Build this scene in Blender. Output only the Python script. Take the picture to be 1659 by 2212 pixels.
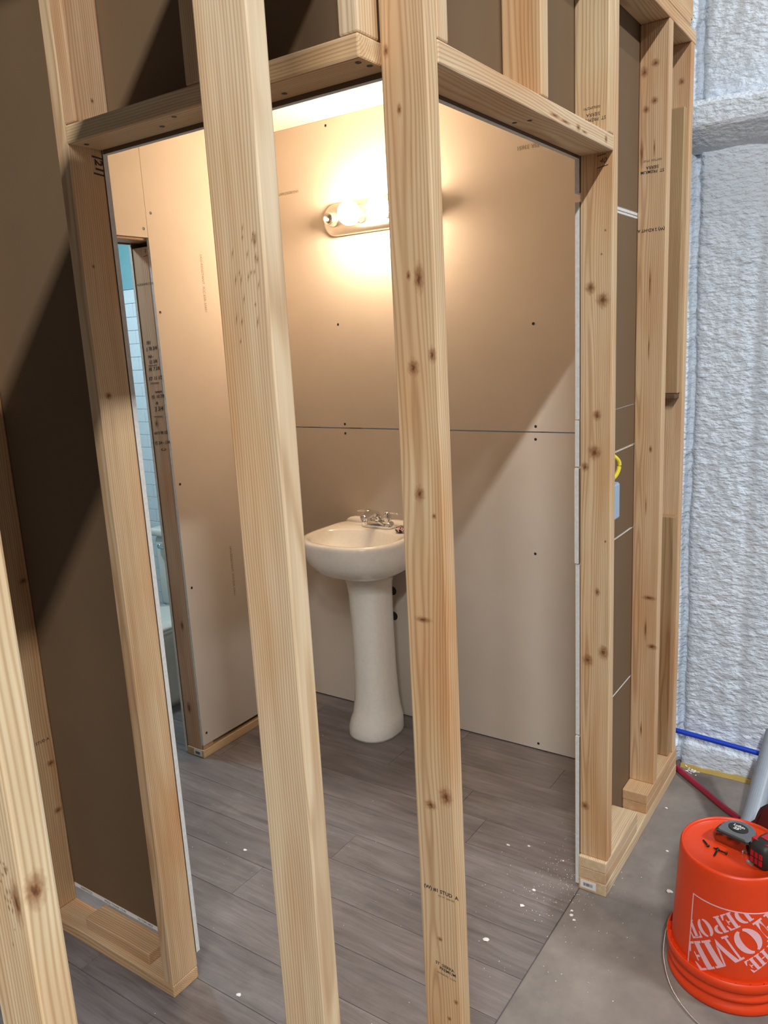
import bpy, bmesh, math, random
import numpy as np
from mathutils import Vector, Matrix, noise
random.seed(7)
rng = np.random.default_rng(5)
scn = bpy.context.scene
C = scn.collection
for o in list(bpy.data.objects): bpy.data.objects.remove(o)

# ------------------------------------------------------------------ camera, world, lights, exposure
Rv = Vector((0.82778, 0.55868, -0.05155)); Uv = Vector((-0.07607, 0.20279, 0.97626)); Fv = Vector((-0.55587, 0.80421, -0.21036))
cd = bpy.data.cameras.new('camera'); cam = bpy.data.objects.new('camera', cd); C.objects.link(cam)
cd.sensor_fit = 'VERTICAL'; cd.sensor_height = 24.0; cd.lens = 1718.44 * 24.0 / 2212.0; cd.clip_start = 0.02
M = Matrix((Rv, Uv, -Fv)).transposed().to_4x4(); M.translation = Vector((0.714, -1.1593, 1.7266)); cam.matrix_world = M
scn.camera = cam
w = bpy.data.worlds.new('world'); scn.world = w; w.use_nodes = True
w.node_tree.nodes['Background'].inputs[0].default_value = (0.84, 0.90, 1.0, 1)
w.node_tree.nodes['Background'].inputs[1].default_value = 0.12
def area_light(name, loc, target, size, power, col, length=None):
    l = bpy.data.lights.new(name, 'AREA'); l.shape = 'RECTANGLE'; l.size = size; l.size_y = length or size; l.energy = power; l.color = col
    o = bpy.data.objects.new(name, l); C.objects.link(o); o.location = loc
    o.rotation_euler = (Vector(target) - Vector(loc)).to_track_quat('-Z', 'Y').to_euler()
    return o
# two rows of linear high-bay fixtures hanging in the large hall (long side along y)
area_light('high_bay_lamp', (1.90, -3.90, 4.90), (1.90, -3.90, 0), 0.09, 600, (1.0, 0.99, 0.97), 3.0).rotation_euler = (0, math.radians(22), 0)
area_light('high_bay_lamp', (6.20, 0.98, 6.15), (6.2, .98, 0), 0.22, 560, (0.96, 0.985, 1.0), 1.2).rotation_euler = (0, math.radians(55), 0)
vs = scn.view_settings
vs.view_transform = 'Standard'; vs.look = 'None'; vs.gamma = 1.0; vs.use_curve_mapping = False; vs.exposure = -0.55

# ------------------------------------------------------------------ object helpers
def tag(o, label=None, cat=None, group=None, kind=None):
    if label: o['label'] = label
    if cat: o['category'] = cat
    if group: o['group'] = group
    if kind: o['kind'] = kind
    return o
def empty(name, loc=(0, 0, 0), label=None, cat=None, group=None, kind=None):
    o = bpy.data.objects.new(name, None); C.objects.link(o); o.location = loc; o.empty_display_size = .05
    return tag(o, label, cat, group, kind)
def wloc(o):
    v = Vector(o.location)
    while o.parent: o = o.parent; v += Vector(o.location)
    return v
def mk(name, verts, faces, mat, parent=None, smooth=False, attrs=None, origin=None, color=None):
    """one mesh object from world-space vertices; parents are only ever translated"""
    V = np.asarray(verts, dtype=float)
    if origin is None: origin = np.array([(V[:, 0].min() + V[:, 0].max()) / 2, (V[:, 1].min() + V[:, 1].max()) / 2, V[:, 2].min()])
    me = bpy.data.meshes.new(name); me.from_pydata((V - origin).tolist(), [], [list(f) for f in faces])
    for k, a in (attrs or {}).items():
        at = me.attributes.new(k, 'FLOAT_VECTOR', 'POINT'); at.data.foreach_set('vector', np.asarray(a, dtype=np.float32).ravel())
    if smooth: me.polygons.foreach_set('use_smooth', [True] * len(me.polygons))
    me.materials.append(mat); me.update()
    o = bpy.data.objects.new(name, me); C.objects.link(o)
    o.location = Vector(origin) - (wloc(parent) if parent else Vector((0, 0, 0)))
    if parent: o.parent = parent
    if color: o.color = (*color, 1)
    return o
def bm_out(bm):
    bm.normal_update()
    v = [tuple(x.co) for x in bm.verts]; bm.verts.index_update()
    f = [[q.index for q in p.verts] for p in bm.faces]; bm.free(); return v, f
def box_vf(p0, p1, bev=0.0, seg=1):
    bm = bmesh.new(); bmesh.ops.create_cube(bm, size=1)
    p0 = Vector(p0); p1 = Vector(p1); s = p1 - p0
    for v in bm.verts: v.co = Vector((p0[i] + (v.co[i] + .5) * s[i] for i in range(3)))
    if bev > 0: bmesh.ops.bevel(bm, geom=bm.edges[:], offset=min(bev, min(s) * .45), segments=seg, affect='EDGES', profile=.5)
    return bm_out(bm)
def box(name, p0, p1, mat, parent=None, bev=0.0, seg=1, color=None):
    v, f = box_vf(p0, p1, bev, seg); return mk(name, v, f, mat, parent, color=color)
def loft(rings, cap0=True, cap1=True):
    n = len(rings[0]); V = [p for r in rings for p in r]; F = []
    for i in range(len(rings) - 1):
        for j in range(n):
            k = (j + 1) % n; F.append((i * n + j, i * n + k, (i + 1) * n + k, (i + 1) * n + j))
    if cap0: F.append(tuple(range(n - 1, -1, -1)))
    if cap1: F.append(tuple(range((len(rings) - 1) * n, len(rings) * n)))
    return V, F
def lathe(cx, cy, prof, n=48, cap0=True, cap1=True):
    return loft([[(cx + r * math.cos(2 * math.pi * j / n), cy + r * math.sin(2 * math.pi * j / n), z) for j in range(n)] for r, z in prof], cap0, cap1)
def smooth_path(pts, k=8):
    P = [Vector(p) for p in pts]; P = [2 * P[0] - P[1]] + P + [2 * P[-1] - P[-2]]; out = []
    for i in range(1, len(P) - 2):
        a, b, c, d = P[i - 1:i + 3]
        for j in range(k):
            t = j / k; out.append(.5 * ((2 * b) + (c - a) * t + (2 * a - 5 * b + 4 * c - d) * t * t + (3 * b - 3 * c + d - a) * t ** 3))
    out.append(P[-2]); return out
def tube(pts, r, n=10, k=8):
    P = smooth_path(pts, k) if k > 1 else [Vector(p) for p in pts]; rings = []
    up = Vector((0, 0, 1))
    for i, p in enumerate(P):
        t = (P[min(i + 1, len(P) - 1)] - P[max(i - 1, 0)]).normalized()
        a = t.cross(up);  a = a.normalized() if a.length > .05 else t.cross(Vector((1, 0, 0))).normalized()
        b = a.cross(t); rr = r[min(int(i * len(r) / len(P)), len(r) - 1)] if isinstance(r, (list, tuple)) else r
        rings.append([tuple(p + rr * (math.cos(2 * math.pi * j / n) * a + math.sin(2 * math.pi * j / n) * b)) for j in range(n)])
    return loft(rings)
def join(*vfs):
    V = []; F = []
    for v, f in vfs:
        b = len(V); V += list(v); F += [tuple(i + b for i in q) for q in f]
    return V, F

# ------------------------------------------------------------------ material helpers
def lin(r, g, b): return tuple(((c / 255) / 12.92 if c / 255 <= .04045 else ((c / 255 + .055) / 1.055) ** 2.4) for c in (r, g, b))
class Mat:
    def __init__(s, name):
        s.m = bpy.data.materials.new(name); s.m.use_nodes = True; s.t = s.m.node_tree; s.b = s.t.nodes['Principled BSDF']
    def n(s, typ, **kw):
        x = s.t.nodes.new(typ)
        for k, v in kw.items(): setattr(x, k, v)
        return x
    def l(s, a, b): s.t.links.new(a, b)
    def val(s, sock, v):
        if hasattr(v, 'is_output') or isinstance(v, bpy.types.NodeSocket): s.l(v, sock)
        else: sock.default_value = v
    def math(s, op, a, b=0.0, clamp=False):
        x = s.n('ShaderNodeMath', operation=op, use_clamp=clamp); s.val(x.inputs[0], a); s.val(x.inputs[1], b); return x.outputs[0]
    def vmath(s, op, a, b=(0, 0, 0)):
        x = s.n('ShaderNodeVectorMath', operation=op); s.val(x.inputs[0], a); s.val(x.inputs[1], b)
        return x.outputs['Value'] if op in ('LENGTH', 'DOT_PRODUCT') else x.outputs[0]
    def noise(s, vec, scale, detail=2, rough=.5, out='Fac'):
        x = s.n('ShaderNodeTexNoise'); x.inputs['Scale'].default_value = scale; x.inputs['Detail'].default_value = detail; x.inputs['Roughness'].default_value = rough
        s.l(vec, x.inputs['Vector']); return x.outputs[out]
    def ramp(s, fac, stops):
        x = s.n('ShaderNodeValToRGB'); e = x.color_ramp.elements
        while len(e) < len(stops): e.new(.5)
        for q, (p, c) in zip(e, stops): q.position = p; q.color = (*c, 1) if len(c) == 3 else c
        s.l(fac, x.inputs[0]); return x.outputs[0]
    def mix(s, fac, a, b, mode='MIX'):
        x = s.n('ShaderNodeMix', data_type='RGBA', blend_type=mode)
        s.val(x.inputs[0], fac); s.val(x.inputs[6], a if not isinstance(a, tuple) else (*a[:3], 1)); s.val(x.inputs[7], b if not isinstance(b, tuple) else (*b[:3], 1)); return x.outputs[2]
    def col(s, c): s.val(s.b.inputs['Base Color'], c if not isinstance(c, tuple) else (*c[:3], 1))
    def rough(s, v): s.val(s.b.inputs['Roughness'], v)
    def bump(s, h, strength=.3, dist=.002):
        x = s.n('ShaderNodeBump'); x.inputs['Strength'].default_value = strength; x.inputs['Distance'].default_value = dist; s.l(h, x.inputs['Height']); s.l(x.outputs[0], s.b.inputs['Normal'])
    def geo(s): return s.n('ShaderNodeNewGeometry').outputs['Position']
def plain(name, c, rough=.5, metal=0.0, spec=None, coat=0.0):
    m = Mat(name); m.col(c); m.rough(rough); m.b.inputs['Metallic'].default_value = metal
    if coat: m.b.inputs['Coat Weight'].default_value = coat
    p = m.noise(m.geo(), 60, 3); m.col(m.mix(.12, c, m.ramp(p, [(.3, tuple(x * .7 for x in c)), (.7, tuple(min(1, x * 1.2) for x in c))])))
    return m.m
def make_wood():
    m = Mat('framing_lumber'); a = m.n('ShaderNodeAttribute', attribute_name='woodco').outputs['Vector']
    oi = m.n('ShaderNodeObjectInfo')
    low = m.noise(m.vmath('MULTIPLY', a, (7, 7, 1.3)), 1.0, 2, .5, 'Color')
    dsp = m.vmath('MULTIPLY', m.vmath('SUBTRACT', low, (.5, .5, .5)), (.036, .036, 0))
    v2 = m.vmath('ADD', a, dsp)
    r = m.vmath('LENGTH', m.vmath('MULTIPLY', v2, (1, 1, 0)))
    s = m.math('SINE', m.math('MULTIPLY', r, 1250.0))
    ring = m.math('POWER', m.math('MULTIPLY_ADD', s, .5), 2.2); ring.node.inputs[0].links[0].from_node.inputs[2].default_value = .5
    fib = m.noise(m.vmath('MULTIPLY', v2, (260, 260, 5)), 1.0, 3, .6)
    fib2 = m.noise(m.vmath('MULTIPLY', v2, (60, 60, 2.2)), 1.0, 2, .5)
    blo = m.noise(m.vmath('MULTIPLY', a, (9, 9, 2.0)), 1.0, 2)
    f = m.math('ADD', m.math('MULTIPLY', ring, .27), m.math('ADD', m.math('MULTIPLY', fib, .26), m.math('MULTIPLY', fib2, .38)))
    base = m.ramp(f, [(.18, lin(218, 202, 176)), (.45, lin(199, 175, 145)), (.85, lin(158, 126, 96))])
    base = m.mix(m.ramp(blo, [(.42, (0, 0, 0)), (.72, (1, 1, 1))]), base, m.mix(1.0, base, lin(243, 217, 192), 'MULTIPLY'))
    m.col(m.mix(1.0, base, oi.outputs['Color'], 'MULTIPLY')); m.rough(.62)
    m.bump(m.math('ADD', fib, m.math('MULTIPLY', ring, .5)), .25, .0012)
    return m.m
WOOD = make_wood()
def make_knot(name, ctr, amax):
    m = Mat(name); a = m.n('ShaderNodeAttribute', attribute_name='kco').outputs['Vector']
    nz = m.noise(m.vmath('ADD', m.vmath('MULTIPLY', a, (1.6, 1.6, 1.6)), m.n('ShaderNodeObjectInfo').outputs['Location']), 1.7, 3, .55, 'Color')
    v = m.vmath('ADD', a, m.vmath('MULTIPLY', m.vmath('SUBTRACT', nz, (.5, .5, .5)), (.75, .75, 0)))
    r = m.vmath('LENGTH', v)
    ringv = m.math('MULTIPLY_ADD', m.math('SINE', m.math('MULTIPLY', r, 17.0)), .5); ringv.node.inputs[2].default_value = .5
    c = m.ramp(r, [(0, ctr), (.13, lin(104, 66, 38)), (.28, lin(160, 108, 66)), (.8, lin(192, 142, 94))])
    m.col(m.mix(m.math('MULTIPLY', ringv, .45), c, lin(120, 76, 42))); m.rough(.6)
    al = m.ramp(r, [(.14, (amax,) * 3), (.34, (amax * .58,) * 3), (.66, (amax * .22,) * 3), (.92, (0, 0, 0))])
    m.val(m.b.inputs['Alpha'], al); return m.m
KNOT = make_knot('wood_knot', lin(58, 34, 18), .9); TORN = make_knot('torn_grain', lin(140, 108, 70), .5)
def make_paper(name, c, c2, rough=.85):
    m = Mat(name); g = m.geo(); oi = m.n('ShaderNodeObjectInfo')
    n1 = m.noise(g, 2.3, 4, .6); n2 = m.noise(m.vmath('MULTIPLY', g, (140, 140, 25)), 1, 2); n3 = m.noise(g, 9.0, 6, .75)
    base = m.mix(m.ramp(n1, [(.3, (0, 0, 0)), (.7, (1, 1, 1))]), c, c2)
    base = m.mix(m.math('MULTIPLY', n2, .16), base, tuple(x * .75 for x in c))
    sc = m.ramp(n3, [(.72, (0, 0, 0)), (.80, (1, 1, 1))])
    base = m.mix(m.math('MULTIPLY', sc, .25), base, tuple(min(1, x * 1.5 + .04) for x in c))
    m.col(m.mix(1.0, base, oi.outputs['Color'], 'MULTIPLY')); m.rough(rough); m.bump(n2, .12, .0006); return m.m
PAPER = make_paper('drywall_face_paper', lin(200, 190, 178), lin(192, 181, 168))
BACKP = make_paper('drywall_back_paper', lin(112, 88, 62), lin(104, 81, 56))
def make_gyp():
    m = Mat('gypsum_edge'); n1 = m.noise(m.geo(), 90, 3); m.col(m.mix(n1, lin(226, 224, 220), lin(190, 188, 184))); m.rough(.9); m.bump(n1, .4, .002); return m.m
GYP = make_gyp()
def make_vinyl():
    m = Mat('vinyl_plank'); g = m.geo(); oi = m.n('ShaderNodeObjectInfo')
    rv = m.n('ShaderNodeCombineXYZ'); m.l(m.math('MULTIPLY', oi.outputs['Random'], 37.0), rv.inputs[0]); m.l(m.math('MULTIPLY', oi.outputs['Random'], 91.0), rv.inputs[1])
    p = m.vmath('ADD', g, rv.outputs[0])
    wob = m.vmath('MULTIPLY', m.vmath('SUBTRACT', m.noise(m.vmath('MULTIPLY', p, (3, 8, 1)), 1, 2, .5, 'Color'), (.5, .5, .5)), (.0, .05, 0))
    q = m.vmath('ADD', p, wob)
    n1 = m.noise(m.vmath('MULTIPLY', q, (3.2, 46, 1)), 1, 4, .6); n2 = m.noise(m.vmath('MULTIPLY', q, (9, 230, 1)), 1, 3, .6); n3 = m.noise(m.vmath('MULTIPLY', q, (2.2, 7, 1)), 1, 3, .6)
    f = m.math('ADD', m.math('MULTIPLY', n1, .5), m.math('ADD', m.math('MULTIPLY', n2, .25), m.math('MULTIPLY', n3, .32)))
    c = m.ramp(f, [(.32, lin(80, 74, 74)), (.50, lin(110, 103, 102)), (.62, lin(126, 119, 118)), (.76, lin(144, 137, 136))])
    c = m.mix(1.0, c, m.ramp(oi.outputs['Random'], [(0, (.90, .90, .90)), (1, (1.06, 1.05, 1.04))]), 'MULTIPLY')
    dust = m.ramp(m.noise(g, 3.0, 6, .7), [(.52, (0, 0, 0)), (.75, (1, 1, 1))])
    c = m.mix(m.math('MULTIPLY', dust, .22), c, lin(176, 170, 166))
    m.col(c); m.rough(m.ramp(n1, [(.3, (.42,) * 3), (.7, (.58,) * 3)])); m.bump(n2, .15, .0008); return m.m
VINYL = make_vinyl()
def make_conc():
    m = Mat('concrete'); g = m.geo(); n1 = m.noise(g, 2.4, 6, .62); n2 = m.noise(g, 60, 4, .7); n3 = m.noise(g, 7, 5, .7)
    c = m.ramp(n1, [(.32, lin(106, 99, 94)), (.5, lin(132, 124, 118)), (.68, lin(152, 144, 136))])
    c = m.mix(m.ramp(n3, [(.58, (0, 0, 0)), (.75, (.6, .6, .6))]), c, lin(98, 93, 89)); c = m.mix(m.math('MULTIPLY', n2, .25), c, lin(94, 90, 86))
    m.col(c); m.rough(.75); m.bump(n2, .2, .001); return m.m
CONC = make_conc()
def make_foam():
    m = Mat('painted_spray_foam'); g = m.geo(); n1 = m.noise(m.vmath('MULTIPLY', g, (42, 42, 78)), 1, 3, .5); n2 = m.noise(g, 3, 4)
    dirt = m.ramp(m.n('ShaderNodeSeparateXYZ').outputs[2], [(0, (0, 0, 0)), (1, (0, 0, 0))])
    c = m.ramp(n2, [(.3, lin(214, 228, 243)), (.7, lin(225, 236, 248))]); m.col(c); m.rough(.8); m.bump(n1, 1.0, .012); return m.m
FOAM = make_foam()
CER = plain('white_porcelain', lin(232, 228, 220), .12, 0, coat=.6)
CHROME = plain('chrome', (.82, .82, .82), .12, 1.0)
BRUSH = plain('brushed_nickel', (.74, .70, .64), .28, 1.0)
TCHR = plain('dark_chrome', (.34, .34, .35), .16, 1.0)
STEEL = plain('galvanised_wire', (.60, .60, .60), .4, .9)
BLACK = plain('black_steel', (.012, .012, .013), .45)
INK = plain('ink_stamp', (.035, .03, .028), .8)
FAINT = plain('faint_print', lin(140, 118, 98), .9)
ORANGE = plain('orange_plastic', lin(214, 60, 12), .42)
PINKW = plain('logo_print', lin(226, 176, 184), .5)
RED = plain('red_plastic', lin(176, 28, 40), .4)
REDP = plain('red_pipe_plastic', lin(150, 30, 58), .35)
BLUE = plain('blue_pipe_plastic', lin(14, 62, 190), .35)
GREYP = plain('grey_pipe_plastic', lin(150, 160, 172), .45)
YEL = plain('yellow_jacket', lin(226, 206, 60), .45)
BOXG = plain('blue_grey_plastic', lin(150, 172, 196), .45)
DARK = plain('dark_rubber', (.02, .02, .02), .55)
GREYR = plain('grey_rubber', lin(100, 100, 102), .6)
MAROON = plain('maroon_cloth', lin(92, 14, 16), .95)
STICK = plain('white_sticker', lin(226, 226, 224), .5)
TEAL = plain('teal_wall_paint', lin(130, 180, 188), .6)
TILE = plain('white_glazed_tile', lin(226, 234, 240), .12, coat=.5)
GROUT = plain('grout', lin(178, 190, 198), .9)
YFOAM = plain('raw_yellow_foam', lin(196, 170, 96), .9)
CEILM = plain('ceiling_board', lin(226, 218, 206), .85)
CRUMB = plain('plaster_crumb', lin(236, 234, 228), .9)
def emit(name, c, s):
    m = Mat(name); m.col(c); m.val(m.b.inputs['Emission Color'], (*c, 1)); m.b.inputs['Emission Strength'].default_value = s; return m.m
BULB = emit('lit_frosted_bulb', (1.0, .73, .48), 250)
LED = emit('lit_led_disc', (.74, .90, 1.0), 420)
def make_red_striped():
    m = Mat('red_striped_wrapper'); g = m.geo(); wv = m.math('SINE', m.math('MULTIPLY', m.noise(g, 55, 1), 26.0)); m.col(m.ramp(wv, [(.3, lin(60, 28, 30)), (.5, lin(190, 60, 60)), (.7, lin(222, 206, 200))])); return m.m
STRIPE = make_red_striped()

# ------------------------------------------------------------------ lumber, drywall, lettering
K = .038; T = .089
tints = [(1, 1, 1), (1.0, .97, .92), (.97, .93, .88), (1.02, 1.0, .96), (.98, .92, .84)]
def lumber(name, p0, p1, axis, parent, color=None, bev=.0035, pith=None, lean=None):
    v, f = box_vf(p0, p1, bev, 2); V = np.array(v); c = (np.array(p0) + np.array(p1)) / 2
    ax = 'xyz'.index(axis); oth = [i for i in range(3) if i != ax]
    W = np.zeros_like(V); q = V - c
    pi = pith if pith else (random.choice((-1, 1)) * random.uniform(.03, .10), random.choice((-1, 1)) * random.uniform(.02, .10))
    # the longer cross-section side goes to x
    if abs(p1[oth[0]] - p0[oth[0]]) < abs(p1[oth[1]] - p0[oth[1]]): oth = oth[::-1]
    W[:, 0] = q[:, oth[0]] + pi[0]; W[:, 1] = q[:, oth[1]] + pi[1]; W[:, 2] = q[:, ax] + random.uniform(0, 30)
    if lean is not None:
        for i in range(len(V)):
            t = (V[i, 2] - p0[2]) / (p1[2] - p0[2]); V[i, 0] += lean[0] * t; V[i, 1] += lean[1] * t
    o = mk(name, V, f, WOOD, parent, attrs={'woodco': W}, color=color or random.choice(tints)); return o
def drywall(name, p0, p1, thin, parent, face=1, front=PAPER, back=BACKP, color=(1, 1, 1)):
    """sheet whose paper face looks along +thin*face; gypsum shows on the edges"""
    v, f = box_vf(p0, p1); o = mk(name, v, f, front, parent, color=color); me = o.data
    me.materials.append(back); me.materials.append(GYP); a = 'xyz'.index(thin)
    for p in me.polygons:
        d = p.normal[a] * face; p.material_index = 0 if d > .5 else (1 if d < -.5 else 2)
    return o
def glyph_vf(text, size, shear=0.0, bold=0.0):
    cu = bpy.data.curves.new('lettering', 'FONT'); cu.body = text; cu.size = size; cu.align_x = 'CENTER'; cu.align_y = 'CENTER'; cu.shear = shear; cu.offset = bold; cu.resolution_u = 2
    o = bpy.data.objects.new('lettering', cu); C.objects.link(o); dg = bpy.context.evaluated_depsgraph_get(); me = o.evaluated_get(dg).to_mesh()
    v = [(x.co.x, x.co.y) for x in me.vertices]; f = [tuple(p.vertices) for p in me.polygons]
    o.evaluated_get(dg).to_mesh_clear(); bpy.data.objects.remove(o); bpy.data.curves.remove(cu); return v, f
def lettering(name, text, size, pos, ux, uy, parent, mat=INK, shear=0.0, eps=.0006, bold=0.0):
    v, f = glyph_vf(text, size, shear, bold); ux = Vector(ux).normalized(); uy = Vector(uy).normalized(); n = ux.cross(uy)
    V = [tuple(Vector(pos) + ux * a + uy * b + n * eps) for a, b in v]
    return mk(name, V, f, mat, parent)
def knot(pos, ux, uy, a, b, parent, mat=None):
    ux = Vector(ux); uy = Vector(uy); n = ux.cross(uy); V = [tuple(Vector(pos) + n * .0004)]; kc = [(0, 0, 0)]; N = 18; F = []
    for rr in (.5, 1.0):
        for j in range(N):
            t = 2 * math.pi * j / N; V.append(tuple(Vector(pos) + n * .0004 + ux * a * rr * math.cos(t) + uy * b * rr * math.sin(t))); kc.append((rr * math.cos(t), rr * math.sin(t), 0))
    for j in range(N):
        k = (j + 1) % N; F.append((0, 1 + j, 1 + k)); F.append((1 + j, 1 + N + j, 1 + N + k, 1 + k))
    return mk('knot', V, F, mat or KNOT, parent, attrs={'kco': kc})
def strokes(name, lines, r, parent, mat=INK):
    return mk(name, *join(*[tube(l, r, 5, 3) for l in lines]), mat, parent)
_screw = []
def screw_dimple(pos, nrm, parent):
    """sunken black screw head: a dished ring with a dark head in it"""
    n = Vector(nrm); a = n.orthogonal().normalized(); b = n.cross(a); N = 10
    rings = [[tuple(n * h + r * (math.cos(2 * math.pi * j / N) * a + math.sin(2 * math.pi * j / N) * b)) for j in range(N)] for r, h in ((.0058, .0002), (.0048, .0008), (.002, .0004))]
    v, f = loft(rings, False, True); v = [tuple(Vector(pos) + Vector(p)) for p in v]
    return mk('screw_head', v, f, BLACK, parent)

# ------------------------------------------------------------------ floors
H = 2.170; HA = 2.1755; CEIL = 2.643; TP = 2.613
fl = box('floor', (-4.2, -3.2, -.16), (4.2, 2.05, -.0045), CONC); tag(fl, 'bare grey concrete slab under the orange bucket', 'floor', kind='structure')
vf = empty('vinyl_floor', (-1.6, .1, -.004), 'grey wood-look vinyl plank floor inside the framing', 'floor', kind='structure')
box('underlay', (-3.12, -1.62, -.0044), (-.0855, 1.716, -.0036), plain('dark_underlay', (.06, .055, .055), .9), vf)
y = -1.60; row = 0; PW = .153
while y < 1.71:
    y1 = min(y + PW, 1.714); x = -.086; first = True
    L0 = [.55, .95, .3, .78, 1.1, .42][row % 6]
    while x > -3.11:
        L = L0 if first else 1.22; first = False; x0 = max(x - L, -3.115)
        g = .0003; p0 = (x0 + g, y + g, -.0036); p1 = (x - g, y1 - g, 0)
        bm = bmesh.new(); bmesh.ops.create_cube(bm, size=1)
        for v in bm.verts:
            t = v.co.z > 0; i = .0006 if t else 0
            v.co = Vector((p0[0] + i if v.co.x < 0 else p1[0] - i, p0[1] + i if v.co.y < 0 else p1[1] - i, p0[2] if not t else p1[2]))
        v, f = bm_out(bm); mk('plank', v, f, VINYL, vf)
        x = x0
    y += PW; row += 1

# ------------------------------------------------------------------ wall_right : long stud wall beside the camera (faces +x, outer face x=0)
wb = empty('wall_right', (-.045, .6, 0), 'bare stud wall with door opening nearest the orange bucket', 'stud wall', kind='structure')
lumber('bottom_plate', (-T, .977, -.0044), (0, 1.806, K), 'y', wb, (1.02, 1.0, .93))
lumber('plate_block', (-T - .001, .978, K), (-.001, 1.298, .076), 'y', wb, (.98, .90, .80))
lumber('plate_block', (-T, .977, .076), (0, 1.298, .114), 'y', wb, (1.04, 1.0, .92))
lumber('plate_block', (-T, 1.413, K), (-.001, 1.806, .076), 'y', wb, (.92, .80, .68))
lumber('plate_block', (-T, 1.410, .076), (0, 1.806, .114), 'y', wb, (.97, .88, .76))
corner = lumber('stud', (-T, .062, K), (0, .100, TP), 'z', wb, (.98, .88, .74), pith=(.012, .05)); corner['label'] = 'knotty wooden stud at the corner of the two openings'
near1 = lumber('stud', (-T, -.363, K), (0, -.325, TP), 'z', wb, (1.02, 1.0, .94), pith=(.10, .012)); near1['label'] = 'pale straight-grained stud in the foreground'
near0 = lumber('stud', (-T, -.799, K), (0, -.761, TP), 'z', wb, (1.06, 1.04, .94), pith=(.06, .07)); near0['label'] = 'rough pale stud at the lower left edge'
lumber('bottom_plate', (-T, -3.05, -.0044), (0, .100, K), 'y', wb, (1, .96, .9))
for yy in (-1.235, -1.671, -2.107, -2.543, -2.979): lumber('stud', (-T, yy, K), (0, yy + K, TP), 'z', wb)
king = lumber('stud', (-T, .989, .114), (0, 1.027, TP), 'z', wb, (1.0, .92, .80), pith=(.02, .035)); king['label'] = 'knotty stud at the far side of the doorway'
s2 = lumber('stud', (-T, 1.490, .114), (0, 1.528, TP), 'z', wb, (.99, .86, .72), pith=(.03, .04))
s3 = lumber('stud', (-T, 1.748, .114), (0, 1.786, TP), 'z', wb, (1.0, .89, .78))
hb = lumber('header', (-T, .100, H), (0, .989, H + K), 'y', wb, (1.02, .94, .84))
for yy, zz, a, b in ((.60, .012, .04, .006), (.66, .010, .045, .005), (.74, .012, .02, .010), (.78, .009, .03, .004), (.93, .018, .014, .013)): knot((0, yy, H + zz), (0, 1, 0), (0, 0, 1), a, b, hb)
lumber('cripple_stud', (-T, .1005, H + K), (0, .138, TP), 'z', wb, (1.06, 1.04, .98))
lumber('cripple_stud', (-T, .530, H + K), (0, .568, TP), 'z', wb, (1.02, .92, .76))
cb3 = lumber('cripple_stud', (-T, .950, H + K), (0, .988, TP), 'z', wb, (1.06, 1.02, .88))
lumber('top_plate', (-T, -3.05, TP), (0, 1.80, TP + K), 'y', wb, (1.02, .95, .84))
lumber('top_plate', (-T, -3.05, TP + K), (0, 1.73, TP + 2 * K), 'y', wb, (1.03, .98, .88))
lumber('rim_joist', (-.05, -3.05, TP + 2 * K), (-.012, 1.80, TP + 2 * K + .286), 'y', wb, (1, .93, .8))
lumber('scab_board', (-T, 1.709, 1.495), (-.008, 1.747, 2.415), 'z', wb, (.66, .56, .40))
lumber('scab_board', (-T, 1.709, .115), (-.008, 1.747, 1.056), 'z', wb, (.60, .48, .34))
lumber('wood_shim', (-.080, 1.690, 1.478), (-.012, 1.747, 1.494), 'x', wb, (.20, .14, .10), bev=.002)
box('stamp_sticker', (-.082, .9755, .006), (-.032, .9769, .033), STICK, wb)
for i in range(14):
    wd = random.uniform(.0006, .0016); xx = -.072 + i * .0022
    box('barcode_bar', (xx, .9752, .014), (xx + wd, .9755, .025), INK, wb)
# drywall on the room side of wall_right
XS = -T - .0005; XI = XS - .0127
for z0, z1, dy in ((.006, .515, 0), (.521, 1.060, .003), (1.066, 1.344, -.005), (1.350, 1.480, .0), (1.483, 2.058, .002), (2.080, 2.632, .0)):
    drywall('drywall_sheet', (XI, .986 + dy, z0), (XS, 1.7085, z1), 'x', wb, face=-1)
box('joint_strip', (XI + .001, 1.02, 2.0605), (XS, 1.708, 2.0665), GYP, wb); box('joint_strip', (XI + .001, 1.02, 2.0695), (XS, 1.708, 2.0775), GYP, wb)
drywall('drywall_sheet', (XI, .1035, H - .006), (XS, .984, 2.632), 'x', wb, face=-1)
# knots on the studs of wall_right (faces looking to -y)
for (x, z, a, b) in ((-.077, 2.197, .006, .012), (-.056, 2.103, .005, .011), (-.031, 1.829, .011, .026), (-.052, 1.835, .005, .010), (-.050, 1.677, .013, .016), (-.010, 1.698, .009, .015), (-.048, 1.448, .012, .015), (-.019, 1.408, .005, .006), (-.052, 1.203, .020, .007), (-.018, .838, .016, .022), (-.054, .809, .014, .012), (-.045, .50, .007, .006), (-.012, .36, .006, .007), (-.030, .31, .006, .006)):
    knot((x, .062, z), (1, 0, 0), (0, 0, 1), a * 1.25, b * 1.25, corner)
for (x, z, a, b) in ((-.060, 1.836, .017, .020), (-.026, 1.802, .021, .024), (-.040, 1.495, .014, .018), (-.047, 1.392, .022, .024), (-.074, 1.350, .013, .016), (-.014, 1.138, .004, .005), (-.037, .985, .009, .016), (-.065, .770, .019, .022), (-.018, .803, .018, .026), (-.072, .286, .016, .018), (-.020, 1.979, .004, .004), (-.03, 1.92, .004, .004)):
    knot((x, .989, z), (1, 0, 0), (0, 0, 1), a * 1.15, b * 1.15, king)
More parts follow.
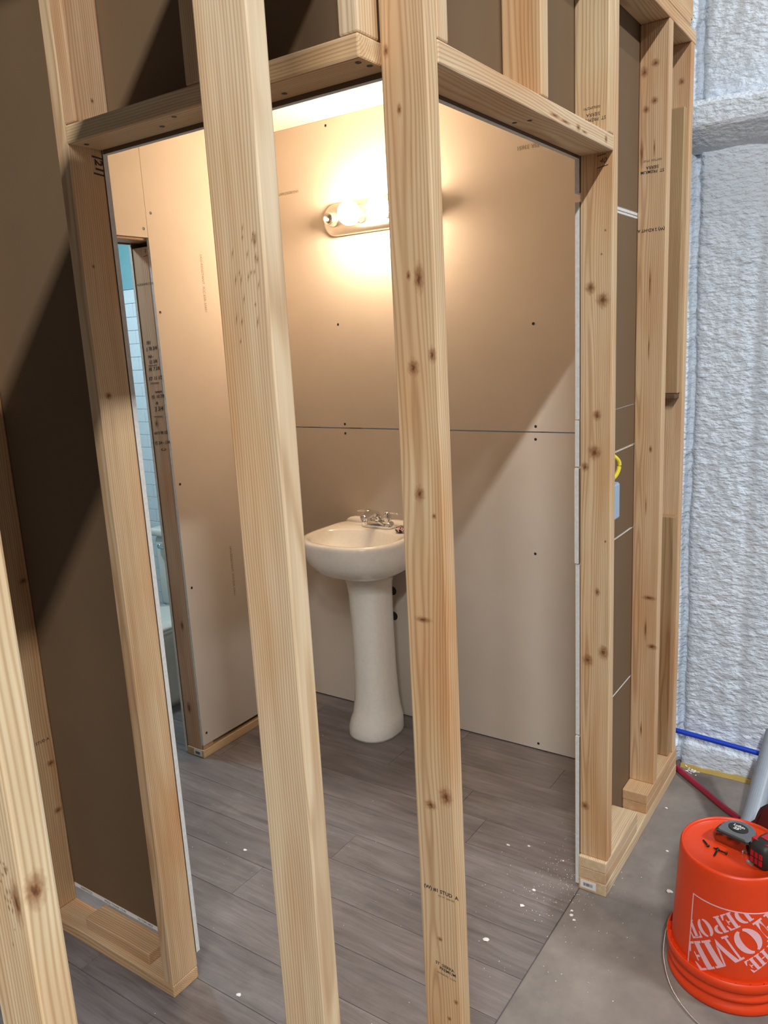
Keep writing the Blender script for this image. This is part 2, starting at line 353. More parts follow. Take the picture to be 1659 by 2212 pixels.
for (x, z, a, b) in ((-.041, 2.499, .014, .013), (-.074, 2.480, .013, .018), (-.042, 2.395, .013, .012), (-.067, 2.374, .012, .012), (-.078, 2.25, .007, .045), (-.040, 2.26, .003, .03), (-.046, 1.86, .004, .06), (-.046, 1.66, .003, .05), (-.034, 1.331, .006, .014), (-.046, 1.14, .003, .04), (-.03, .816, .028, .010), (-.040, .70, .005, .045), (-.016, .640, .02, .012), (-.049, .32, .004, .035)):
    knot((x, 1.490, z), (1, 0, 0), (0, 0, 1), a * 1.2, b * 1.2, s2)
for (x, z, a, b) in ((-.03, 2.50, .014, .014), (-.042, 2.30, .004, .006)): knot((x, 1.748, z), (1, 0, 0), (0, 0, 1), a, b, s3)
rk = random.Random(3)
for i in range(26): knot((-.012 - .045 * abs(rk.gauss(0, .5)), -.363, 1.88 - abs(rk.gauss(0, .06))), (.97, 0, -.24), (.24, 0, .97), rk.uniform(.0012, .003), rk.uniform(.004, .012), near1, TORN)
for i in range(22): knot((-.020 - .03 * abs(rk.gauss(0, .4)), -.799, 1.20 + rk.gauss(0, .03)), (1, 0, 0), (0, 0, 1), rk.uniform(.0015, .004), rk.uniform(.003, .008), near0, TORN)
knot((-.012, -.799, 1.19), (1, 0, 0), (0, 0, 1), .012, .035, near0); knot((0, -.785, 1.20), (0, 1, 0), (0, 0, 1), .016, .028, near0)
# grade stamps
lettering('grade_stamp', '(W) #1 STUD  A', .0115, (-.038, .062, .615), (1, 0, -.02), (0, 0, 1), corner, bold=.0003)
lettering('grade_stamp', 'KD-HT  HEM-FIR', .0052, (-.026, .062, .604), (1, 0, -.02), (0, 0, 1), corner)
lettering('grade_stamp', 'ST  SIERRA\n     PREMIUM', .0095, (-.036, .062, .432), (1, 0, -.10), (0, 0, 1), corner, bold=.0002)
lettering('grade_stamp', 'ROSEBURG  S-DRY', .0055, (-.032, .062, .414), (1, 0, -.10), (0, 0, 1), corner)
lettering('grade_stamp', 'ST  PREMIUM\nSIERRA', .0125, (-.045, 1.490, 2.200), (-1, 0, 0), (0, 0, -1), s2, bold=.0002)
lettering('grade_stamp', '00077250  STUD', .0080, (-.045, 1.490, 2.226), (-1, 0, 0), (0, 0, -1), s2)
lettering('grade_stamp', '(W) 2 KD-HT A', .0125, (-.045, 1.490, 2.022), (-1, 0, 0), (0, 0, -1), s2, bold=.0003)
lettering('grade_stamp', 'ST  PREMIUM\nSIERRA', .0115, (-.040, .950, 2.250), (-1, 0, 0), (0, 0, -1), cb3)
lettering('grade_stamp', '00063M2791', .0085, (-.044, .950, 2.272), (-1, 0, 0), (0, 0, -1), cb3)
lettering('pencil_note', '40', .018, (-.028, .989, 2.150), (1, 0, 0), (0, 0, 1), king, shear=.3)
strokes('pencil_note', [[(-.043, .9885, 2.163), (-.020, .9885, 2.166)], [(-.042, .9885, 2.134), (-.014, .9885, 2.139)]], .0009, king)

# ------------------------------------------------------------------ wall_front : partition with the left doorway (outer face y=0)
wa = empty('wall_front', (-1.1, .045, 0), 'stud wall with header crossing to the left of the corner stud', 'stud wall', kind='structure')
lumber('bottom_plate', (-2.2, 0, 0), (-.867, T, K), 'x', wa, (.99, .90, .78))
lumber('plate_block', (-1.272, .018, K), (-.985, .0885, .074), 'x', wa, (.95, .80, .66))
kingA = lumber('stud', (-.905, 0, K), (-.867, T, TP), 'z', wa, (.97, .86, .72), pith=(.09, .01)); kingA['label'] = 'stud at the left side of the left doorway'
a2 = lumber('stud', (-1.458, 0, K), (-1.420, T, TP), 'z', wa, (.92, .76, .58))
lumber('stud', (-1.760, 0, K), (-1.722, T, TP), 'z', wa)
lumber('header', (-.867, 0, HA), (-T - .0005, T, HA + K), 'x', wa, (1.02, .98, .86))
ca = lumber('cripple_stud', (-.866, .0, HA + K), (-.829, T, TP), 'z', wa, (1.03, .93, .86))
lumber('cripple_stud', (-.490, 0, HA + K), (-.452, T, TP), 'z', wa, (.90, .78, .62))
lumber('cripple_stud', (-.1275, 0, HA + K), (-T - .0005, .0615, TP), 'z', wa, (1.04, 1.02, .95))
lumber('top_plate', (-2.2, 0, TP), (-T - .0005, T, TP + K), 'x', wa); lumber('top_plate', (-2.2, 0, TP + K), (-T - .0005, T, TP + 2 * K), 'x', wa)
YB = T + .0005; YF = YB + .0127
drywall('drywall_sheet', (-1.7585, YB, .080), (-.866, YF, 2.632), 'y', wa, face=1)
drywall('drywall_sheet', (-.864, YB, HA - .008), (-.104, YF, 2.632), 'y', wa, face=1)
v, f = box_vf((-1.5, YB - .0004, .080), (-.905, YB - .0001, .0945)); mk('edge_tape', v, f, STICK, wa)
for i, s in enumerate(('SHEETROCK', 'MOLD TOUGH 1/2 IN', 'UL TYPE WRX')):
    lettering('tape_print', s, .0105, (-1.36 + i * .14, YB - .0005, .087), (1, 0, 0), (0, 0, 1), wa)
lettering('pencil_note', '|21|', .028, (-.867, .0755, 2.142), (0, 0, -1), (0, 1, 0), kingA, shear=.1, bold=.0008)
knot((-.867, .029, 1.923), (0, 1, 0), (0, 0, 1), .006, .006, kingA); knot((-.867, .027, 1.634), (0, 1, 0), (0, 0, 1), .012, .012, kingA); knot((-.829, .049, 2.264), (0, 1, 0), (0, 0, 1), .006, .007, ca)
for z in (1.1, .52, .36): knot((-1.420, .07, z), (0, 1, 0), (0, 0, 1), .018, .014, a2)
lettering('grade_stamp', '#2 STUD A', .013, (-1.420, .045, .60), (0, 1, 0), (0, 0, 1), a2)
for (x, yy) in ((-.105, .020), (-.100, .046), (-.30, .06), (-.55, .02), (-.62, .05), (-.84, .03)):
    screw_dimple((x, yy, HA - .0001), (0, 0, -1), wa)
for (x, yy) in ((-.037, .552), (-.069, .545)): screw_dimple((x, yy, H - .0001), (0, 0, -1), wb)

# ------------------------------------------------------------------ wall_back and the dividing wall with the far doorway
YBK = 1.710
wk = empty('wall_back', (-1.2, 1.72, 0), 'unpainted drywall back wall behind the white sink', 'wall', kind='structure')
for z0, z1 in ((.006, 1.3475), (1.3525, 2.642)):
    drywall('drywall_sheet', (-1.7585, YBK, z0), (-.1035, YBK + .0127, z1), 'y', wk, face=-1)
for x in (-1.70, -1.46, -1.0, -.54, -.15): lumber('stud', (x - .019, YBK + .0132, 0), (x + .019, YBK + .0132 + T, TP), 'z', wk)
for x, z in ((-1.463, 2.618), (-1.462, 1.806), (-.541, 1.760), (-1.458, 1.368), (-1.459, 1.326), (-.536, 1.372), (-.537, 1.322), (-.544, .861), (-.540, .031)): screw_dimple((x, YBK, z), (0, -1, 0), wk)
lettering('sheet_print', 'SAG-RESISTANT  ICC ESR 33651', .0205, (-.455, YBK, 2.384), (-1, 0, 0), (0, 0, -1), wk, FAINT)
lettering('sheet_print', 'SAG-RESISTANT', .016, (-1.69, YBK, 2.384), (-1, 0, 0), (0, 0, -1), wk, FAINT)
for z in (.610, .489):
    vv, ff = tube([(-1.245, YBK + .002, z), (-1.245, YBK - .0006, z)], .021, 20, 1); mk('pipe_hole', vv, ff, DARK, wk)
XP = -1.760
wp = empty('wall_divider', (-1.81, .95, 0), 'drywalled dividing wall with raw stud end at the far doorway', 'wall', kind='structure')
lumber('bottom_plate', (XP - .102, .957, 0), (XP - .0005, 1.709, K), 'y', wp, (.96, .86, .70))
ps = lumber('stud', (XP - .102, .960, K), (XP - .013, .998, HA - .055), 'z', wp, (.92, .80, .76)); ps['label'] = 'greyish stud end with handwritten notes'
lumber('stud', (XP - .102, 1.33, K), (XP - .013, 1.368, TP), 'z', wp)
lumber('plate_block', (XP - .102, .962, K), (XP - .003, 1.02, .064), 'y', wp, (.86, .74, .62))
lumber('header', (XP - .102, .104, 2.140), (XP - .013, 1.05, 2.178), 'y', wp, (.78, .72, .70))
lumber('top_plate', (XP - .102, .104, TP), (XP - .013, 1.70, TP + .028), 'y', wp)
drywall('drywall_sheet', (XP - .0125, .9605, .060), (XP, 1.7095, 2.642), 'x', wp, face=1)
drywall('drywall_sheet', (XP - .0125, .1035, 2.150), (XP, .9585, 2.642), 'x', wp, face=1)
drywall('drywall_sheet', (XP - .1155, .958, .010), (XP - .1025, 1.705, 2.642), 'x', wp, face=-1)
drywall('drywall_sheet', (XP - .1155, .1035, 2.135), (XP - .1025, .956, 2.642), 'x', wp, face=-1)
for yy, z in ((.983, 2.240), (.942, 2.181), (.978, 1.877), (.985, 1.203), (.988, .765), (.984, .111)): screw_dimple((XP, yy, z), (1, 0, 0), wp)
lettering('sheet_print', 'SAG-RESISTANT  ICC ESR 33651', .0165, (XP, 1.217, 1.99), (0, 0, -1), (0, 1, 0), wp, FAINT)
lettering('sheet_print', 'SAG-RESISTANT  ICC ESR 33651', .0165, (XP, 1.227, .772), (0, 0, -1), (0, 1, 0), wp, FAINT)
yn = .960
for s, x, z, sz in (('F51', -1.815, 1.765, .018), ('1 78 3/4', -1.803, 1.742, .021), ('F4A -', -1.812, 1.712, .016), ('12 3/4', -1.802, 1.692, .020), ('F8  7 3/8', -1.800, 1.664, .019), ('F7  11 1/2', -1.798, 1.628, .021), ('bottom', -1.788, 1.576, .014), ('F5  10 7/8', -1.796, 1.556, .020), ('F8', -1.806, 1.530, .016), ('3 3/4', -1.798, 1.508, .027), ('vH 9 98 1/2', -1.802, 1.413, .018), ('15 3/4 - 114', -1.801, 1.373, .020), ('<->', -1.797, 1.345, .024)):
    lettering('handwriting', s, sz * .92, (x - .010, yn, z), (1, 0, .08), (-.08, 0, 1), ps, shear=.25, bold=.0005)
strokes('handwriting', [[(-1.84, yn - .0004, z - .002), (-1.79, yn - .0004, z)] for z in (1.680, 1.612, 1.480)], .0009, ps)
lettering('pencil_note', 'N', .016, (-1.785, yn, 2.105), (0, 0, -1), (1, 0, 0), ps); lettering('grade_stamp', 'NORFRAME STUD', .012, (-1.806, yn, 1.985), (1, 0, 0), (0, 0, 1), ps)
strokes('pencil_note', [[(-1.80, yn - .0004, 2.126), (-1.776, yn - .0004, 2.128)], [(-1.80, yn - .0004, 2.085), (-1.776, yn - .0004, 2.088)]], .0009, ps)
knot((-1.826, yn, .224), (1, 0, 0), (0, 0, 1), .018, .038, ps); knot((-1.812, yn, .60), (1, 0, 0), (0, 0, 1), .014, .03, ps); knot((-1.83, yn, 1.45), (1, 0, 0), (0, 0, 1), .016, .022, ps)
box('stamp_sticker', (XP - .060, .9558, .008), (XP - .012, .9569, .033), STICK, wp)
for i in range(9): box('barcode_bar', (XP - .050 + i * .003, .9552, .014), (XP - .0485 + i * .003, .9558, .026), INK, wp)

# ceiling over both small rooms, and the toilet room shell
cl = drywall('ceiling', (-3.10, .104, CEIL), (-.104, 1.7225, CEIL + .0127), 'z', None, face=-1, front=CEILM); tag(cl, 'pale drywall ceiling board lit by the vanity bulbs', 'ceiling', kind='structure')
XL = -3.10
wl = drywall('wall_left', (XL - .013, .104, 0), (XL, 1.722, CEIL), 'x', None, face=1, front=TEAL); tag(wl, 'teal painted side wall of the toilet room', 'wall', kind='structure')
wt = empty('wall_tiled', (-2.4, 1.72, 0), 'white subway tiled wall behind the toilet with teal paint above', 'wall', kind='structure')
box('tile_backer', (XL, 1.7125, .0), (XP - .117, 1.724, 2.060), GROUT, wt); box('painted_panel', (XL, 1.709, 2.0605), (XP - .117, 1.722, 2.642), TEAL, wt)
tv, tf = box_vf((-.0753, -.005, -.034), (.0753, .005, .034), .0016, 1)
tm = bpy.data.meshes.new('tile'); tm.from_pydata(tv, [], tf); tm.materials.append(TILE)
half = None
for r in range(29):
    z = 2.022 - r * .0697
    for c in range(9):
        x = -2.965 + c * .1533 - (.0767 if r % 2 else 0)
        if x - .0753 < XL or x + .0753 > XP - .117: continue
        o = bpy.data.objects.new('tile', tm); C.objects.link(o); o.parent = wt; o.location = Vector((x, 1.7075, z)) - Vector(wt.location)

# ------------------------------------------------------------------ far spray-foam wall
wf = empty('wall_far', (1.0, 1.9, 0), 'white painted spray-foam wall of the large building', 'wall', kind='structure')
def vnoise(X, Z, seed):
    r = np.random.default_rng(seed); G = r.random((256, 256)); xi = np.floor(X).astype(int); zi = np.floor(Z).astype(int); fx = X - xi; fz = Z - zi; fx = fx * fx * (3 - 2 * fx); fz = fz * fz * (3 - 2 * fz)
    g = lambda a, b: G[a % 256, b % 256]
    return (g(xi, zi) * (1 - fx) + g(xi + 1, zi) * fx) * (1 - fz) + (g(xi, zi + 1) * (1 - fx) + g(xi + 1, zi + 1) * fx) * fz
nx, nz = 330, 520; xs = np.linspace(-.25, 2.4, nx); zs = np.linspace(.0, 4.2, nz); X, Z = np.meshgrid(xs, zs)
wx = X + .020 * (vnoise(X * 9, Z * 9, 1) - .5); wz = Z + .05 * (vnoise(X * 7, Z * 5, 2) - .5)
amp = .55 + .6 * vnoise(X * 3, Z * 2, 9) + .5 * np.clip(1 - Z / 1.4, 0, 1)
d = amp * (.0050 * np.abs(vnoise(wx * 26, wz * 62, 3) - .5) * 2 + .004 * vnoise(wx * 55, wz * 90, 4)) + .006 * vnoise(X * 2.2, Z * .8, 5)
sx = -.012 + .010 * (vnoise(Z * 6, Z * 0, 6) - .5)
d -= .040 * np.exp(-((X - sx) / .012) ** 2) * (.7 + .6 * vnoise(Z * 30, Z * 0, 7)) ; d -= .005 * np.exp(-((X - .20 - .03 * Z * 0) / .02) ** 2)
toe = np.clip((.13 - Z) / .05, 0, 1); d += .028 * toe * toe * (3 - 2 * toe)
Y = 1.912 - d
V = np.stack([X, Y, Z], -1).reshape(-1, 3); idx = np.arange(nx * nz).reshape(nz, nx)
F = np.stack([idx[:-1, :-1], idx[:-1, 1:], idx[1:, 1:], idx[1:, :-1]], -1).reshape(-1, 4)
mk('foam_surface', V, F.tolist(), FOAM, wf, smooth=True)
box('wall_core', (-.25, 1.935, 0), (2.4, 2.0, 4.2), FOAM, wf)
# foam covered girt
rings = []; gy = [(1.905, 2.470), (1.835, 2.452), (1.818, 2.436), (1.815, 2.375), (1.822, 2.362), (1.880, 2.318), (1.915, 2.298)]
for i in range(90):
    x = -.2 + 2.6 * i / 89; rings.append([(x, a + .004 * noise.noise((x * 14, j * 3.1, 0)), b + .005 * noise.noise((x * 10, j * 2.3, 5))) for j, (a, b) in enumerate(gy)])
v, f = loft(rings); mk('foam_girt', v, f, FOAM, wf, smooth=False)
v = []; 
for i in range(60):
    x = .002 + 2.3 * i / 59; q = .004 * noise.noise((x * 17, 0, 0)); v += [(x, 1.90, -.004), (x, 1.862 + q, -.004), (x, 1.866 + q, .010), (x, 1.90, .012)]
v, f = loft([v[i * 4:i * 4 + 4] for i in range(60)]); mk('foam_edge_strip', v, f, YFOAM, wf)

# ------------------------------------------------------------------ vanity light
vl = empty('vanity_light', (-1.211, 1.71, 2.237), 'four-socket oval bar light with two lit bulbs above the sink', 'wall lamp')
def stadium(cx, cz, hw, hr, y, n=14):
    P = []
    for j in range(n + 1): t = -math.pi / 2 + math.pi * j / n; P.append((cx + hw - hr + hr * math.cos(t), y, cz + hr * math.sin(t)))
    for j in range(n + 1): t = math.pi / 2 + math.pi * j / n; P.append((cx - hw + hr + hr * math.cos(t), y, cz + hr * math.sin(t)))
    return P
cx, cz = -1.211, 2.237
v, f = loft([stadium(cx, cz, .286, .066, 1.7095), stadium(cx, cz, .286, .066, 1.700), stadium(cx, cz, .283, .063, 1.692), stadium(cx, cz, .272, .052, 1.684), stadium(cx, cz, .262, .042, 1.681)])
mk('back_plate', v, f, BRUSH, vl, smooth=True)
for i, x in enumerate((-1.428, -1.283, -1.139, -.994)):
    rings = [[(x + r * math.cos(2 * math.pi * j / 24), yy, cz + r * math.sin(2 * math.pi * j / 24)) for j in range(24)] for r, yy in ((.031, 1.681), (.031, 1.668), (.026, 1.660), (.0255, 1.640), (.023, 1.638), (.020, 1.640), (.020, 1.672))]
    s = mk('socket', *loft(rings), BRUSH, vl, smooth=True)
    if i in (1, 2):
        R0 = .047; rings = []
        for k in range(13):
            t = math.pi * k / 12; rr = max(R0 * math.sin(t), .0008) if k else .017; yy = 1.592 + R0 * math.cos(t) if k else 1.645
            rings.append([(x + rr * math.cos(2 * math.pi * j / 24), yy, cz + rr * math.sin(2 * math.pi * j / 24)) for j in range(24)])
        rings[1] = [(x + .021 * math.cos(2 * math.pi * j / 24), 1.638, cz + .021 * math.sin(2 * math.pi * j / 24)) for j in range(24)]
        mk('bulb', *loft(rings), BULB, vl, smooth=True)

# ------------------------------------------------------------------ pedestal sink
SX = -1.250
sk = empty('pedestal_sink', (SX, 1.53, 0), 'white porcelain pedestal sink with chrome faucet against the back wall', 'sink')
def outline(hw, yf, yb, z, n=56, cy=None, ef=2.3, eb=7.0):
    cy = (yf * .52 + yb * .48) if cy is None else cy; P = []
    for j in range(n):
        t = 2 * math.pi * j / n; c, s = math.cos(t), math.sin(t); e = eb if s > 0 else ef
        ex = 2 / (eb * .7 if s > 0 else ef)
        x = math.copysign(abs(c) ** ex, c); yv = math.copysign(abs(s) ** (2 / e), s)
        P.append((SX + hw * x, cy + (yb - cy) * yv if s > 0 else cy + (cy - yf) * yv, z))
    return P
hw, yf, yb = .238, 1.258, 1.708
R = [outline(.085, 1.455, 1.62, .735), outline(.108, 1.425, 1.64, .741), outline(.158, 1.365, 1.675, .756), outline(.202, 1.312, 1.70, .784), outline(.229, 1.277, 1.708, .828), outline(.236, 1.264, 1.708, .868), outline(hw, yf, yb, .905), outline(hw - .001, yf + .001, yb, .918), outline(hw - .007, yf + .007, yb - .003, .926), outline(hw - .018, yf + .018, yb - .006, .927)]
bowl = [(.206, 1.290, 1.588, .9245, 2.5), (.200, 1.297, 1.582, .916, 2.4), (.185, 1.314, 1.570, .888, 2.3), (.145, 1.345, 1.555, .852, 2.2), (.10, 1.39, 1.53, .822, 2.0), (.03, 1.45, 1.49, .812, 2.0)]
for h_, a, b, z, e in bowl: R.append(outline(h_, a, b, z, cy=1.46, ef=2.3, eb=e))
# blend: deck ring between rim and bowl
v, f = loft(R); mk('basin', v, f, CER, sk, smooth=True)
R = [outline(.222, 1.668, 1.709, .922, eb=8, ef=4, cy=1.69), outline(.206, 1.674, 1.709, .938, eb=8, ef=4, cy=1.69), outline(.190, 1.680, 1.709, .946, eb=8, ef=4, cy=1.69), outline(.170, 1.686, 1.706, .949, eb=8, ef=4, cy=1.69)]
v, f = loft(R); mk('back_ledge', v, f, CER, sk, smooth=True)
prof = [(.112, 1.405, 1.66, 0), (.114, 1.402, 1.66, .012), (.113, 1.406, 1.66, .045), (.107, 1.418, 1.66, .075), (.098, 1.432, 1.655, .105), (.090, 1.443, 1.65, .17), (.086, 1.450, 1.645, .28), (.085, 1.452, 1.642, .42), (.086, 1.450, 1.640, .55), (.089, 1.445, 1.64, .66), (.094, 1.440, 1.64, .70), (.103, 1.432, 1.64, .744)]
R = [outline(a, b, c, z, ef=2.2, eb=3.0) for a, b, c, z in prof]; v, f = loft(R); mk('pedestal', v, f, CER, sk, smooth=True)
fy = 1.632; fz = .9265
R = []
def rr(cx, cy, hx, hy, z, n=40, e=4):
    return [(cx + hx * math.copysign(abs(math.cos(2 * math.pi * j / n)) ** (2 / e), math.cos(2 * math.pi * j / n)), cy + hy * math.copysign(abs(math.sin(2 * math.pi * j / n)) ** (2 / e), math.sin(2 * math.pi * j / n)), z) for j in range(n)]
fa_v, fa_f = loft([rr(SX, fy, .080, .028, fz), rr(SX, fy, .080, .028, fz + .012), rr(SX, fy, .074, .024, fz + .026), rr(SX, fy, .066, .018, fz + .029)])
fa = mk('faucet', fa_v, fa_f, CHROME, sk, smooth=True)
sp = tube([(SX, fy + .006, fz + .020), (SX, fy - .004, fz + .050), (SX, fy - .038, fz + .066), (SX, fy - .078, fz + .066), (SX, fy - .108, fz + .060)], [.020, .019, .0175, .0165, .0165, .0165], 16, 6)
mk('spout', *sp, CHROME, fa, smooth=True); mk('aerator', *lathe(SX, fy - .100, [(.012, fz + .030), (.0125, fz + .046), (.0125, fz + .060)], 18), CHROME, fa, smooth=True)
for s in (-1, 1):
    hx = SX + s * .051
    mk('handle', *join(lathe(hx, fy, [(.0175, fz + .026), (.0185, fz + .034), (.0165, fz + .062), (.0150, fz + .072), (.011, fz + .075)], 20), tube([(hx, fy, fz + .066), (hx + s * .03, fy - .002, fz + .069), (hx + s * .058, fy - .004, fz + .067)], .0038, 8, 4)), CHROME, fa, smooth=True)
it = lathe(-1.102, 1.590, [(.020, .9275), (.026, .934), (.027, .944), (.022, .950), (.010, .952)], 24); o = mk('soap_wrapper', *it, STRIPE, None, smooth=True); tag(o, 'small red striped round item on the sink deck beside the knotty stud', 'soap')

# ------------------------------------------------------------------ toilet and its lamp in the room beyond
TX = -2.43
to = empty('toilet', (TX, 1.4, 0), 'white toilet seen through the narrow far doorway', 'toilet')
def ov(hw, yf, yb, z, n=40, e=2.4): 
    cy = (yf + yb) / 2; return [(TX + hw * math.copysign(abs(math.cos(2 * math.pi * j / n)) ** (2 / e), math.cos(2 * math.pi * j / n)), cy + (yb - yf) / 2 * math.copysign(abs(math.sin(2 * math.pi * j / n)) ** (2 / e), math.sin(2 * math.pi * j / n)), z) for j in range(n)]
mk('bowl', *loft([ov(.145, 1.12, 1.66, .0, e=3), ov(.14, 1.13, 1.66, .03, e=3), ov(.125, 1.15, 1.64, .14), ov(.13, 1.12, 1.63, .22), ov(.165, 1.05, 1.60, .31), ov(.182, 1.02, 1.60, .37), ov(.182, 1.02, 1.60, .392)]), CER, to, smooth=True)
mk('seat', *loft([ov(.184, 1.014, 1.49, .393), ov(.188, 1.01, 1.49, .400), ov(.186, 1.012, 1.49, .409)]), CER, to, smooth=True)
mk('seat_lid', *loft([ov(.185, 1.016, 1.50, .411), ov(.187, 1.014, 1.50, .420), ov(.180, 1.02, 1.49, .430), ov(.12, 1.08, 1.45, .434)]), CER, to, smooth=True)
v, f = box_vf((TX - .20, 1.515, .393), (TX + .20, 1.700, .785), .03, 4); mk('tank', v, f, CER, to, smooth=True)
v, f = box_vf((TX - .212, 1.498, .785), (TX + .212, 1.703, .825), .012, 3); mk('tank_lid', v, f, CER, to, smooth=True)
mk('flush_lever', *join(tube([(TX - .135, 1.515, .735), (TX - .135, 1.495, .735)], .012, 12, 1), tube([(TX - .135, 1.494, .735), (TX - .10, 1.492, .733), (TX - .065, 1.490, .728)], .008, 8, 4)), CHROME, to, smooth=True)
lp = empty('ceiling_lamp', (-2.44, .80, 2.643), 'round cool white ceiling lamp in the toilet room', 'ceiling lamp')
mk('lamp_ring', *lathe(-2.44, .80, [(.10, 2.6425), (.10, 2.622), (.09, 2.618)], 32), CER, lp, smooth=True)
mk('diffuser', *lathe(-2.44, .80, [(.088, 2.6178), (.08, 2.612), (.04, 2.609)], 32), LED, lp, smooth=True)

# ------------------------------------------------------------------ electrical box and cable in the stud bay
eb = empty('electrical_box', (-.06, 1.06, 1.20), 'blue-grey plastic outlet box screwed to the stud', 'outlet box')
v, f = box_vf((-.075, 1.0278, 1.190), (-.003, 1.080, 1.292), .004, 2); mk('box_body', v, f, BOXG, eb)
for z in (1.193, 1.285): box('mounting_tab', (-.040, 1.080, z - .008), (-.008, 1.084, z + .008), BOXG, eb, .002)
mk('nail', *tube([(-.015, 1.0802, 1.245), (-.015, 1.086, 1.245)], .004, 8, 1), STEEL, eb)
cb = mk('yellow_cable', *tube([(-.030, 1.060, 1.293), (-.012, 1.078, 1.318), (-.008, 1.084, 1.350), (-.020, 1.060, 1.375), (-.045, 1.040, 1.40), (-.055, 1.034, 1.46)], .0062, 10, 8), YEL, None, smooth=True); tag(cb, 'yellow cable looping out of the blue-grey outlet box', 'cable')

# ------------------------------------------------------------------ orange bucket upside down
BX, BY = .38, .87; G = -.0045
bk = empty('bucket', (BX, BY, G), 'upside-down orange plastic bucket with square logo on the concrete', 'bucket')
def br(z): return .1505 + (.1355 - .1505) * (z - .1) / .278
prof = [(.150, .0), (.1585, .0), (.1600, .006), (.1590, .020), (.1530, .024), (.1530, .034), (.1585, .038), (.1585, .048), (.1530, .052), (.1530, .062), (.1590, .066), (.1620, .070), (.1630, .096), (.1600, .0965), (.1595, .078), (.1520, .0775), (br(.1), .1), (br(.24), .24), (br(.36), .36), (.1350, .374), (.1318, .3805), (.1285, .3805), (.1270, .374), (.1262, .3715), (.06, .3715), (.001, .3715)]
mk('body', *lathe(BX, BY, [(r, z + G) for r, z in prof], 96, False, True), ORANGE, bk, smooth=True)
for j in range(28):
    t = 2 * math.pi * (j + .3) / 28; c, s = math.cos(t), math.sin(t); n = Vector((c, s, 0)); tt = Vector((-s, c, 0)); P = []
    for rr_, z in ((.150, .0776), (.1605, .0776), (.1605, .093), (.1512, .093)):
        for q in (-.0012, .0012): P.append(tuple(Vector((BX, BY, z + G)) + n * rr_ + tt * q))
    mk('stiffening_rib', P, [(0, 2, 4, 6), (1, 7, 5, 3), (0, 1, 3, 2), (2, 3, 5, 4), (4, 5, 7, 6), (6, 7, 1, 0)], ORANGE, bk)
mk('bail_handle', *tube([(BX - .163, BY + .01, .062), (BX - .166, BY - .02, .052), (BX - .152, BY - .085, .024), (BX - .105, BY - .165, .004), (BX - .02, BY - .232, -.001), (BX + .06, BY - .225, -.001), (BX + .13, BY - .16, .006), (BX + .163, BY - .06, .035), (BX + .166, BY + .01, .062)], .0021, 8, 10), STEEL, bk, smooth=True)
# logo : stencil slab letters bent round the bucket, upside down
def ring_poly(cx, cy, ax, ay, bx, by, t0, t1, n=14):
    o = []
    for j in range(n):
        a = t0 + (t1 - t0) * j / n; b = t0 + (t1 - t0) * (j + 1) / n
        o.append([(cx + ax * math.cos(a), cy + ay * math.sin(a)), (cx + ax * math.cos(b), cy + ay * math.sin(b)), (cx + bx * math.cos(b), cy + by * math.sin(b)), (cx + bx * math.cos(a), cy + by * math.sin(a))])
    return o
def rc(x0, y0, x1, y1): return [(x0, y0), (x1, y0), (x1, y1), (x0, y1)]
pi = math.pi
GL = {
 'T': (.74, [rc(.26, .03, .48, .90), rc(.16, 0, .58, .08), rc(0, .90, .24, 1), rc(.27, .93, .47, 1), rc(.50, .90, .74, 1), [(0, .9), (0, .62), (.05, .62), (.12, .9)], [(.74, .9), (.62, .9), (.69, .62), (.74, .62)]]),
 'H': (.86, [rc(.08, 0, .30, 1), rc(.56, 0, .78, 1), rc(0, 0, .38, .08), rc(0, .92, .38, 1), rc(.48, 0, .86, .08), rc(.48, .92, .86, 1), rc(.32, .46, .54, .55)]),
 'E': (.70, [rc(.08, 0, .30, 1), rc(0, 0, .30, .08), rc(0, .92, .30, 1), rc(.33, 0, .66, .08), rc(.33, .92, .64, 1), rc(.33, .46, .46, .54), [(.66, 0), (.70, .34), (.65, .34), (.50, .08)], [(.64, 1), (.50, .92), (.62, .68), (.67, .68)], rc(.46, .34, .51, .66)]),
 'O': (.90, ring_poly(.43, .5, .43, .52, .18, .44, pi * .56, pi * 1.44) + ring_poly(.47, .5, .43, .52, .18, .44, -pi * .44, pi * .44)),
 'M': (1.12, [rc(.09, 0, .17, 1), rc(0, 0, .27, .08), rc(0, .92, .2, 1), [(.19, 1), (.38, 1), (.60, .22), (.52, .0)], [(.62, .22), (.80, 1), (.74, 1), (.58, .38)], rc(.80, 0, 1.03, 1), rc(.72, 0, 1.12, .08), rc(1.03, .92, 1.12, 1)]),
 'D': (.84, [rc(.08, 0, .30, 1), rc(0, 0, .30, .08), rc(0, .92, .30, 1)] + ring_poly(.36, .5, .46, .5, .22, .42, -pi * .48, pi * .48)),
 'P': (.76, [rc(.08, 0, .30, 1), rc(0, 0, .38, .08), rc(0, .92, .30, 1)] + ring_poly(.36, .74, .38, .27, .16, .19, -pi * .48, pi * .48)),
}
def word(s, h, cx, cy, stretch=1.0):
    W = sum(GL[c][0] + .05 for c in s) - .05; x = -W / 2; out = []
    for c in s:
        w_, polys = GL[c]; out += [[(cx + (x + a) * h * stretch, cy + (b - .5) * h) for a, b in p] for p in polys]; x += w_ + .05
    return out
S = .208; ang = math.radians(37); ca_, sa_ = math.cos(ang), math.sin(ang)
polys = [[(a * ca_ - b * sa_, a * sa_ + b * ca_) for a, b in p] for p in word('THE', .038, -.050, .064) + word('HOME', .070, -.013, .004) + word('DEPOT', .044, -.004, -.060)]
hs = S / 2; bw = .0035
